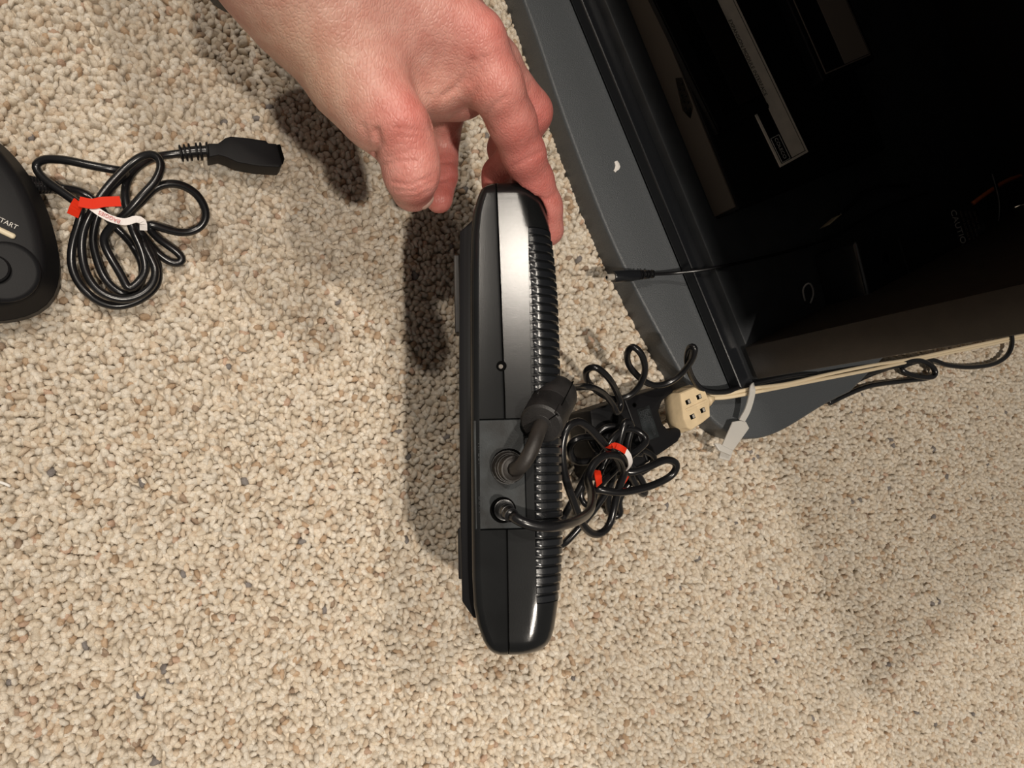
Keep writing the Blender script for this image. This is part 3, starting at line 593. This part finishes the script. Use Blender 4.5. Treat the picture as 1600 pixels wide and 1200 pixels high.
# ------------------------------------------------------------------ controller with its cable
def Q6(l): return [W(x/3.478, 180+y/3.478, z) for x, y, z in l]
def controller():
    t = thing('game_controller', 'black game controller with cream start button cut off at the left edge', 'controller', W(-20, 400, 0))
    zt = 30.
    out = [(-40, 195), (-10, 222), (12, 248), (34, 280), (52, 318), (64, 358), (72, 400), (72, 436), (58, 462), (30, 474), (-10, 480), (-60, 478), (-110, 440), (-140, 380), (-150, 300), (-120, 230), (-80, 195)]
    o = [W(x, y, zt) for x, y in out]; o = spline(o+[o[0]], 4)[:-1]
    for _ in range(6): o = .5*o+.25*(np.roll(o, 1, 0)+np.roll(o, -1, 0))
    cn = o.mean(0); n = len(o); vv, ff = [], []
    T = np.roll(o, -1, 0)-np.roll(o, 1, 0); T /= np.linalg.norm(T, axis=1)[:, None]; Nn = np.stack([T[:, 1], -T[:, 0], 0*T[:, 0]], 1)
    if ((o[5]-cn)@Nn[5]) < 0: Nn = -Nn
    lev = [(zt+2.4, -26), (zt+2.0, -14), (zt+1.0, -5), (zt, -1.2), (zt-1.2, 0), (zt-3, .6), (18, 4.5), (17.4, 3.8), (16.6, 4.5), (8, 4.0), (3, 1.0), (1.2, -3)]
    for z, off in lev:
        for i in range(n): p = o[i]+Nn[i]*off; vv.append((p[0], p[1], z))
    for r_ in range(len(lev)-1):
        for i in range(n): ff.append((r_*n+i, r_*n+(i+1) % n, (r_+1)*n+(i+1) % n, (r_+1)*n+i))
    ff += [tuple(range(n)), tuple(range(len(lev)*n-1, (len(lev)-1)*n-1, -1))]
    mesh('body', vv, ff, M['matte'], t, auto=True)
    zf = zt+1.9
    a, b = W(-14, 353, zf), W(24, 371, zf); d = (b-a)/np.linalg.norm(b-a); pz = np.cross(Z, d)
    g, f = tubegeo([a+d*k+Z*.3 for k in np.linspace(0, np.linalg.norm(b-a), 14)], [.8]+[1.35]*12+[.8], 12, .6); mesh('start_button', g, f, M['button'], t, smooth=True)
    text('lettering', 'START', 3.1, W(-5, 341, zf)+Z*.2, d, pz, M['print_white'], t, thick=.15)
    # round dish with a thumb button
    c = W(8, 425, zf); rim = []
    g, f = lathe((c-Z*.6, Z), [(0, 14.2), (1.1, 14.2), (1.5, 13.6), (1.1, 13.0), (.9, 12)], 40); mesh('button_dish', g, f, M['matte'], t, auto=True)
    g, f = lathe((W(-8, 422, zf)-Z*.2, Z), [(0, 6.6), (2.6, 6.4), (3.2, 5.6), (3.3, 3)], 28); mesh('action_button', g, f, M['matte'], t, auto=True)
    # cable
    rl = np.array(spline(Q6([(130, 372, 15), (200, 382, 13), (270, 388, 11), (320, 394, 9)]), 1.2)); g, f = tubegeo(rl, np.linspace(4.0, 2.8, len(rl)), 12); mesh('strain_relief', g, f, M['rubber'], t, smooth=True)
    rings('relief_ring', rl[2:], 4.5, 3.3, 8, M['rubber'], t, w=.5)
    path = Q6([(320, 394, 9), (400, 405, 6), (470, 430, 4), (540, 500, 3.5), (620, 600, 3.5), (700, 680, 4), (770, 800, 4), (770, 900, 4), (720, 975, 5), (650, 965, 6), (570, 890, 6), (525, 780, 7), (505, 660, 9), (540, 520, 12), (600, 400, 16), (690, 310, 18),
        (640, 300, 22), (500, 275, 22), (350, 243, 20), (230, 240, 16), (190, 270, 14), (230, 340, 15), (340, 420, 18), (440, 500, 20), (430, 580, 18), (395, 700, 14), (390, 820, 11), (440, 930, 9), (540, 1015, 8), (650, 1038, 8), (760, 1005, 8), (850, 930, 9), (860, 840, 10), (815, 720, 12), (750, 620, 16), (700, 540, 20),
        (770, 470, 22), (850, 390, 24), (960, 372, 24), (1070, 430, 20), (1122, 530, 15), (1095, 605, 12), (1010, 640, 11), (900, 620, 13), (800, 590, 15), (860, 670, 9), (960, 740, 6), (1000, 790, 5), (960, 812, 5), (880, 770, 6), (800, 690, 9), (770, 640, 14), (790, 720, 16), (845, 830, 17), (830, 920, 16), (750, 985, 15), (640, 1000, 15), (530, 950, 16), (470, 860, 17), (445, 750, 19), (450, 640, 22), (490, 540, 25), (570, 410, 26), (680, 290, 26),
        (770, 222, 28), (840, 212, 30), (878, 265, 31), (850, 350, 31), (770, 440, 30), (690, 530, 27), (600, 610, 22), (560, 680, 18), (600, 770, 15), (660, 870, 13), (700, 950, 12), (740, 920, 12), (790, 850, 13), (770, 730, 16), (720, 620, 19), (690, 500, 19), (680, 400, 17), (720, 310, 14), (800, 245, 12), (870, 222, 10), (940, 212, 10), (1010, 204, 11)])
    cable('cord', path, 2.1, M['rubber'], t, 1.8, 3)
    rl = np.array(spline(Q6([(985, 207, 11), (1060, 198, 12), (1140, 195, 13)]), 1.0)); g, f = tubegeo(rl, 3.0, 12); mesh('strain_relief', g, f, M['rubber'], t, smooth=True)
    rings('relief_ring', rl, 4.4, 4.8, 6, M['matte'], t, w=.55)
    # nine pin hood
    zz = 21
    hood = [(1128, 152), (1185, 152), (1225, 122), (1252, 114), (1330, 120), (1448, 137), (1455, 150), (1505, 155), (1535, 262), (1520, 283), (1400, 275), (1290, 255), (1230, 228), (1190, 215), (1135, 228)]
    v, f = prism(Q6([(x, y, zz) for x, y in hood]), None, -Z*13); mesh('plug_hood', v, f, M['matte'], t, bevel=1.6, seg=3, auto=True)
    a, b = Q6([(1500, 165, 14)])[0], Q6([(1530, 265, 14)])[0]; d = (b-a)/np.linalg.norm(b-a); nn = np.cross(d, Z)
    if nn[0] < 0: nn = -nn
    g, f = box((a+b)/2+nn*.6, (d, nn, Z), (np.linalg.norm(b-a)/2-1, 1.0, 4)); mesh('plug_face', g, f, M['hole_shade'], t, bevel=.3)
    # twist tie
    tt = thing('twist_tie', 'red and white paper twist tie knotted around the controller cable', 'twist tie', Q6([(520, 500, 28)])[0])
    rb = globals()['ribbon']
    rb('red_side', Q6([(395, 545, 30), (412, 500, 33), (430, 470, 35)]), 2.6, M['red'], tt)
    rb('red_side', Q6([(430, 470, 35.5), (500, 482, 36), (560, 472, 36.5), (655, 468, 36)]), 2.5, M['red'], tt)
    wsd = Q6([(500, 500, 35), (550, 535, 35.5), (610, 565, 35), (680, 580, 34), (740, 565, 33), (775, 580, 32), (780, 625, 29)])
    rb('white_side', wsd, 1.7, M['white'], tt)
    a, b = Q6([(535, 525, 36.2)])[0], Q6([(640, 574, 36)])[0]
    d = b-a; text('lettering', 'BAGGIES', 2.6, a, -d, np.cross(Z, -d), M['pinkprint'], tt, thick=.2, align='RIGHT')
controller()
tag(cable('lint_thread', [W(-6, 752, 1), W(6, 755, 2), W(16, 760, 1.5)], .7, M['lint'], None, 1), 'tiny white thread on the carpet at the left edge', 'thread')

# ------------------------------------------------------------------ the hand
def hand():
    def J(px, py, D): return WD(px, py, D)
    VX = 1.0
    lo = np.array([-60., 60., 60.]); hi = np.array([190., 345., 245.])
    nx = np.ceil((hi-lo)/VX).astype(int)
    ax_ = [lo[i]+VX*np.arange(nx[i]) for i in range(3)]
    BIG = 60.
    def cone(field, a, ra, b, rb, k):
        a, b = np.array(a), np.array(b); r = max(ra, rb)+k+4
        mn = np.minimum(a, b)-r; mx = np.maximum(a, b)+r
        i0 = np.clip(((mn-lo)/VX).astype(int), 0, nx); i1 = np.clip(((mx-lo)/VX).astype(int)+1, 0, nx)
        if (i1 <= i0).any(): return
        X = ax_[0][i0[0]:i1[0], None, None]; Y = ax_[1][None, i0[1]:i1[1], None]; Zc = ax_[2][None, None, i0[2]:i1[2]]
        d = b-a; dd = d@d+1e-9
        h = np.clip(((X-a[0])*d[0]+(Y-a[1])*d[1]+(Zc-a[2])*d[2])/dd, 0, 1)
        s = np.sqrt((X-a[0]-h*d[0])**2+(Y-a[1]-h*d[1])**2+(Zc-a[2]-h*d[2])**2)-(ra+(rb-ra)*h)
        sl = field[i0[0]:i1[0], i0[1]:i1[1], i0[2]:i1[2]]
        hh = np.clip(k-np.abs(sl-s), 0, None)/k
        sl[...] = np.minimum(sl, s)-hh*hh*k*.25
    new = lambda: np.full(nx, BIG, np.float32)
    def chain(field, pts, k):
        for (p, r), (q, s) in zip(pts[:-1], pts[1:]): cone(field, p, r, q, s, k)
    def join(A, B, k):
        hh = np.clip(k-np.abs(A-B), 0, None)/k; return np.minimum(A, B)-hh*hh*k*.25
    palm = new()
    wr = J(462, -70, 278); fa = wr+np.array([-38, 150, 34.])
    cone(palm, fa, 36, wr, 29, 14)
    cone(palm, wr, 29, J(500, 5, 287), 24, 14)                                   # thumb base
    cone(palm, J(500, 5, 287), 23.5, J(596, 168, 298), 17.0, 10)
    cone(palm, J(520, -60, 288), 26, J(736, 66, 309), 13.6, 12)                  # index metacarpal
    cone(palm, J(600, -60, 315), 24, J(765, 100, 330), 13, 12)
    cone(palm, J(590, -50, 335), 22, J(748, 125, 352), 12, 12)
    cone(palm, J(570, -40, 350), 20, J(705, 128, 368), 11, 12)
    cone(palm, J(560, 60, 305), 24, J(668, 96, 316), 20, 12)                     # web and thenar
    cone(palm, J(640, 120, 322), 17, J(712, 130, 334), 16, 10)
    thumb = new(); chain(thumb, [(J(560, 120, 296), 19), (J(622, 193, 297), 13.0), (J(641, 246, 300), 10.0), (J(643, 272, 303), 9.9), (J(645, 297, 317), 9.0)], 5)
    index = new(); chain(index, [(J(736, 72, 310), 13.2), (J(772, 130, 316), 11.4), (J(800, 190, 328), 10.0), (J(818, 240, 341), 9.3), (J(833, 282, 354), 9.0), (J(848, 322, 363), 8.7), (J(855, 359, 370), 8.2)], 4)
    mid = new(); chain(mid, [(J(772, 108, 332), 12), (J(826, 176, 352), 10.2), (J(806, 240, 376), 8.6), (J(779, 272, 386), 7.8), (J(775, 290, 388), 7.2)], 4)
    ring = new(); chain(ring, [(J(755, 128, 354), 11.5), (J(800, 186, 376), 9.5), (J(788, 232, 396), 8.2), (J(796, 300, 402), 7)], 4)
    pink = new(); chain(pink, [(J(705, 130, 370), 10.5), (J(692, 215, 396), 8.4), (J(691, 250, 396), 7.8), (J(691, 275, 392), 7.6), (J(686, 312, 384), 6.9)], 3)
    H_ = join(palm, thumb, 6); H_ = join(H_, index, 5); H_ = join(H_, mid, 4); H_ = join(H_, ring, 2.5); H_ = join(H_, pink, 3)
    del palm, thumb, index, mid, ring, pink
    # soft lumps: knuckle of the thumb, web dimple
    def lump(px, py, D, r, amt):
        c = J(px, py, D); i0 = np.clip(((c-3*r-lo)/VX).astype(int), 0, nx); i1 = np.clip(((c+3*r-lo)/VX).astype(int)+1, 0, nx)
        X = ax_[0][i0[0]:i1[0], None, None]; Y = ax_[1][None, i0[1]:i1[1], None]; Zc = ax_[2][None, None, i0[2]:i1[2]]
        g = np.exp(-((X-c[0])**2+(Y-c[1])**2+(Zc-c[2])**2)/(2*r*r)); H_[i0[0]:i1[0], i0[1]:i1[1], i0[2]:i1[2]] -= (amt*g).astype(np.float32)
    lump(640, 185, 284, 7, 1.6); lump(640, 235, 289, 6, -.7); lump(684, 138, 298, 8, -7); lump(716, 105, 296, 9, -2.0); lump(670, 60, 285, 12, -1.6)
    lump(758, 40, 297, 8, 1.2); lump(585, 120, 280, 14, .9); lump(705, 160, 305, 8, 2.0)
    lump(800, 160, 313, 6, .8); lump(640, 292, 302, 6, .6); lump(842, 165, 343, 6, 1.0)
    # flatten the fingers where they press on the console
    c0 = [J(790, 250, 360)]
    i0 = np.clip(((np.array([95, 60, 60])-lo)/VX).astype(int), 0, nx); sl = (slice(i0[0], nx[0]), slice(0, int((175-lo[1])/VX)), slice(0, int((175-lo[2])/VX)))
    X = ax_[0][sl[0], None, None]; Y = ax_[1][None, sl[1], None]; Zc = ax_[2][None, None, sl[2]]
    dx, dy, dz = X-KO[0], Y-KO[1], Zc-KO[2]
    u = dx*KU[0]+dy*KU[1]+dz*KU[2]; v = dx*KV[0]+dy*KV[1]+dz*KV[2]; w = dx*KW[0]+dy*KW[1]+dz*KW[2]
    Rv = KR(v)-np.where(w > RR, np.minimum(11, (w-RR)*.30), (RR-np.sqrt(np.clip(RR*RR-np.clip(RR-w, 0, RR)**2, 0, None))))
    inside = np.maximum.reduce([u-Rv, KL(v)-u, VT-v, -w])   # <0 within the console
    H_[sl] = np.maximum(H_[sl], -(inside-.25)).astype(np.float32)
    # surface nets
    neg = H_ < 0; s8 = [neg[i:nx[0]-1+i, j:nx[1]-1+j, k:nx[2]-1+k] for i in (0, 1) for j in (0, 1) for k in (0, 1)]
    cnt = sum(s.astype(np.int8) for s in s8); act = (cnt > 0) & (cnt < 8); ijk = np.argwhere(act)
    idm = np.full(act.shape, -1, np.int64); idm[act] = np.arange(len(ijk))
    acc = np.zeros((len(ijk), 3)); num = np.zeros(len(ijk))
    cor = [(i, j, k) for i in (0, 1) for j in (0, 1) for k in (0, 1)]
    vals = [H_[ijk[:, 0]+c[0], ijk[:, 1]+c[1], ijk[:, 2]+c[2]] for c in cor]
    for a in range(8):
        for b in range(a+1, 8):
            if sum(abs(cor[a][q]-cor[b][q]) for q in range(3)) != 1: continue
            va, vb = vals[a], vals[b]; m_ = (va < 0) != (vb < 0); t_ = np.where(m_, va/(va-vb+1e-12), 0)
            acc += m_[:, None]*(np.array(cor[a])+t_[:, None]*(np.array(cor[b])-np.array(cor[a]))); num += m_
    vert = lo+VX*(ijk+acc/num[:, None])
    faces = []
    for ax0 in range(3):
        a1, a2 = (ax0+1) % 3, (ax0+2) % 3
        sh = [slice(1, -1)]*3
        sA = [slice(1, nx[q]-1) for q in range(3)]; sB = list(sA); sA[ax0] = slice(0, nx[ax0]-1); sB[ax0] = slice(1, nx[ax0])
        A_, B_ = neg[tuple(sA)], neg[tuple(sB)]; e = np.argwhere(A_ != B_)
        base_ = e.copy(); base_[:, a1] += 1; base_[:, a2] += 1
        o1 = np.zeros(3, int); o1[a1] = 1; o2 = np.zeros(3, int); o2[a2] = 1
        g = lambda off: idm[tuple((base_-off).T)]
        q = np.stack([g(0*o1), g(o1), g(o1+o2), g(o2)], 1)
        fl = A_[tuple(e.T)]; q[~fl] = q[~fl][:, ::-1]; faces.append(q)
    faces = np.vstack(faces); faces = faces[(faces >= 0).all(1)]
    # relax a little, then press in the skin folds
    ed = np.vstack([faces[:, [0, 1]], faces[:, [1, 2]], faces[:, [2, 3]], faces[:, [3, 0]]])
    def lap(val):
        s = np.zeros_like(val); n_ = np.zeros(len(val)); 
        for c in range(val.shape[1]): s[:, c] = np.bincount(ed[:, 0], val[ed[:, 1], c], len(val))+np.bincount(ed[:, 1], val[ed[:, 0], c], len(val))
        n_ = np.bincount(ed[:, 0], minlength=len(val))+np.bincount(ed[:, 1], minlength=len(val)); return s/np.maximum(n_, 1)[:, None]
    for _ in range(6): vert = vert*.4+lap(vert)*.6
    fn = np.cross(vert[faces[:, 2]]-vert[faces[:, 0]], vert[faces[:, 3]]-vert[faces[:, 1]]); nrm = np.zeros_like(vert)
    for c in range(3):
        for k in range(4): nrm[:, c] += np.bincount(faces[:, k], fn[:, c], len(vert))
    nrm /= np.linalg.norm(nrm, axis=1)[:, None]+1e-9
    q = vert-np.array([0, 0, CH]); cc = q[:, :1]*EX+q[:, 1:2]*EY+q[:, 2:]*UP; px = 800+F*cc[:, 0]/cc[:, 2]; py = 600+F*cc[:, 1]/cc[:, 2]; dep = cc[:, 2]
    vd = (nrm*(-q/np.linalg.norm(q, axis=1)[:, None])).sum(1)
    def near(Dm, tol=30): return np.clip(1-np.abs(dep-Dm)/tol, 0, 1)**.5*(vd > 0)
    disp = np.zeros(len(vert))
    folds = [([(600, 258), (620, 252), (648, 252)], 296, 3.0, -.5), ([(604, 246), (622, 240), (640, 238)], 292, 2.5, -.35), ([(582, 244), (592, 226), (588, 205)], 300, 4.5, -2.2), ([(575, 230), (574, 212), (566, 196)], 300, 4, -.7),
             ([(612, 284), (640, 290), (675, 276)], 300, 2.4, -.55), ([(615, 297), (645, 300), (676, 284)], 306, 2.2, -.5), ([(622, 308), (650, 309), (670, 298)], 310, 2.2, -.4),
             ([(622, 176), (650, 172)], 284, 2.5, -.25), ([(618, 200), (652, 204)], 285, 2.5, -.3), ([(620, 212), (650, 215)], 286, 2.5, -.25),
             ([(760, 180), (772, 165), (790, 152)], 318, 3.0, -.6), ([(756, 190), (768, 205)], 322, 3, -.6), ([(800, 262), (826, 248), (848, 236)], 332, 3, -.5), ([(840, 310), (856, 312), (866, 306)], 342, 3, -.5),
             ([(693, 150), (712, 138), (728, 118), (738, 95)], 303, 4, -.8), ([(672, 150), (676, 180), (676, 200)], 305, 4, -.8), ([(735, 128), (748, 110), (756, 90)], 305, 4, -.6), ([(700, 190), (730, 168), (745, 140)], 312, 3, -.5),
             ([(690, 254), (713, 250)], 388, 2.5, -.7), ([(688, 281), (712, 276)], 384, 2.5, -.7), ([(830, 130), (826, 150), (832, 170)], 340, 3, -.5)]
    for pl, Dm, sg, am in folds:
        dm = np.full(len(vert), 1e9)
        for (x0, y0), (x1, y1) in zip(pl[:-1], pl[1:]):
            L2 = (x1-x0)**2+(y1-y0)**2; h = np.clip(((px-x0)*(x1-x0)+(py-y0)*(y1-y0))/L2, 0, 1); dm = np.minimum(dm, np.hypot(px-x0-h*(x1-x0), py-y0-h*(y1-y0)))
        disp += am*np.exp(-dm**2/(2*sg*sg))*near(Dm)
    vert = vert+nrm*disp[:, None]
    # skin tone: redder over knuckles and fingers, paler over the back
    def blob(p, Dd, r): c = J(p[0], p[1], Dd); return np.exp(-((vert-c)**2).sum(1)/(2*r*r))
    red = .9*blob((640, 185), 285, 11)+.8*blob((655, 300), 305, 10)+.7*blob((770, 40), 300, 14)+.9*blob((850, 330), 345, 24)+.7*blob((690, 300), 380, 20)+.55*blob((800, 200), 320, 18)+.7*blob((845, 170), 345, 12)+.8*blob((780, 260), 385, 20)
    pale = .8*blob((440, 70), 270, 16)+.6*blob((500, 160), 285, 14)+.4*blob((700, 170), 305, 12)
    base_c = np.array([.58, .315, .275]); rc = np.array([.57, .19, .17]); pc = np.array([.58, .385, .30])
    col = base_c+np.clip(red, 0, 1)[:, None]*(rc-base_c)+np.clip(pale, 0, 1)[:, None]*(pc-base_c)
    me = bpy.data.meshes.new('person'); me.from_pydata((vert*MM).tolist(), [], faces.tolist()); me.update()
    at = me.attributes.new('tone', 'FLOAT_COLOR', 'POINT'); at.data.foreach_set('color', np.concatenate([col, np.ones((len(col), 1))], 1).astype(np.float32).ravel())
    m = bpy.data.materials.new('skin'); m.use_nodes = True; nt = m.node_tree; b = nt.nodes['Principled BSDF']
    b.inputs['Roughness'].default_value = .44; b.inputs['Specular IOR Level'].default_value = .45
    b.inputs['Subsurface Weight'].default_value = .18; b.inputs['Subsurface Radius'].default_value = (1, .35, .2); b.inputs['Subsurface Scale'].default_value = .004
    an = nt.nodes.new('ShaderNodeAttribute'); an.attribute_name = 'tone'; tc = nt.nodes.new('ShaderNodeTexCoord')
    n1 = nt.nodes.new('ShaderNodeTexNoise'); n1.inputs['Scale'].default_value = 140; n1.inputs['Detail'].default_value = 5; nt.links.new(tc.outputs['Object'], n1.inputs['Vector'])
    r1 = nt.nodes.new('ShaderNodeValToRGB'); r1.color_ramp.elements[0].position = .35; r1.color_ramp.elements[1].position = .68; r1.color_ramp.elements[0].color = (.92, .78, .74, 1); r1.color_ramp.elements[1].color = (1.05, 1.05, 1.02, 1)
    nt.links.new(n1.outputs['Fac'], r1.inputs['Fac'])
    mx = nt.nodes.new('ShaderNodeMix'); mx.data_type = 'RGBA'; mx.blend_type = 'MULTIPLY'; mx.inputs[0].default_value = 1; nt.links.new(an.outputs['Color'], mx.inputs[6]); nt.links.new(r1.outputs['Color'], mx.inputs[7]); nt.links.new(mx.outputs[2], b.inputs['Base Color'])
    # crossing fine skin lines
    vo = nt.nodes.new('ShaderNodeTexVoronoi'); vo.feature = 'DISTANCE_TO_EDGE'; vo.inputs['Scale'].default_value = 720; mp = nt.nodes.new('ShaderNodeMapping'); mp.inputs['Scale'].default_value = (1, .55, .8); mp.inputs['Rotation'].default_value = (0, 0, .7)
    nd = nt.nodes.new('ShaderNodeTexNoise'); nd.inputs['Scale'].default_value = 260; nd.inputs['Detail'].default_value = 2
    nt.links.new(tc.outputs['Object'], nd.inputs['Vector']); nt.links.new(tc.outputs['Object'], mp.inputs['Vector']); nt.links.new(mp.outputs['Vector'], vo.inputs['Vector'])
    mr = nt.nodes.new('ShaderNodeMapRange'); mr.inputs[1].default_value = 0; mr.inputs[2].default_value = .25; nt.links.new(vo.outputs['Distance'], mr.inputs[0])
    b1 = nt.nodes.new('ShaderNodeBump'); b1.inputs['Strength'].default_value = .38; b1.inputs['Distance'].default_value = .0003; nt.links.new(mr.outputs[0], b1.inputs['Height'])
    b2 = nt.nodes.new('ShaderNodeBump'); b2.inputs['Strength'].default_value = .16; b2.inputs['Distance'].default_value = .0008; nt.links.new(nd.outputs['Fac'], b2.inputs['Height']); nt.links.new(b1.outputs['Normal'], b2.inputs['Normal']); nt.links.new(b2.outputs['Normal'], b.inputs['Normal'])
    o = link('person', me, m); tag(o, 'bare left hand reaching down, fingers steadying the end of the black console', 'hand')
    # thumbnail seen edge-on
    c = J(645, 297, 317); d0 = J(668, 316, 316)-c; d0 /= np.linalg.norm(d0); ax1 = J(645, 297, 340)-c; ax1 -= (ax1@d0)*d0; ax1 /= np.linalg.norm(ax1); sx_ = np.cross(d0, ax1); vv, ff = [], []
    for i in range(9):
        for j in range(9):
            a, b_ = (i/4-1)*.62, (j/4-1)*.42; p = d0+ax1*math.tan(a)+sx_*math.tan(b_); p /= np.linalg.norm(p); vv.append(c+p*(9.35-.5*max(abs(i-4), abs(j-4))**4/256))
    for i in range(8):
        for j in range(8): ff.append((i*9+j, i*9+j+1, (i+1)*9+j+1, (i+1)*9+j))
    mesh('thumbnail', vv, ff, M['nail'], o, smooth=True)['label'] = 'pale thumbnail'
    # wrist strap
    cw = J(462, -70, 278); a = np.array([-38, 150, 34.]); a /= np.linalg.norm(a); cw = cw-a*4
    n_ = np.cross(a, Z); n_ /= np.linalg.norm(n_); bb = np.cross(a, n_); vv, ff = [], []; sg = 48
    prof = [(-9, 30.0), (-9, 32.6), (-7.5, 33.6), (7.5, 33.6), (9, 32.6), (9, 30.0)]
    for k in range(sg):
        th = 2*math.pi*k/sg
        for t_, r_ in prof: vv.append(cw+a*t_+(r_+t_*.045)*(math.cos(th)*n_+math.sin(th)*bb))
    for k in range(sg):
        for i in range(6): ff.append((k*6+i, k*6+(i+1) % 6, ((k+1) % sg)*6+(i+1) % 6, ((k+1) % sg)*6+i))
    tag(mesh('wrist_strap', vv, ff, M['strap'], None, auto=True), 'black strap around the wrist at the top edge', 'wrist strap')
hand()
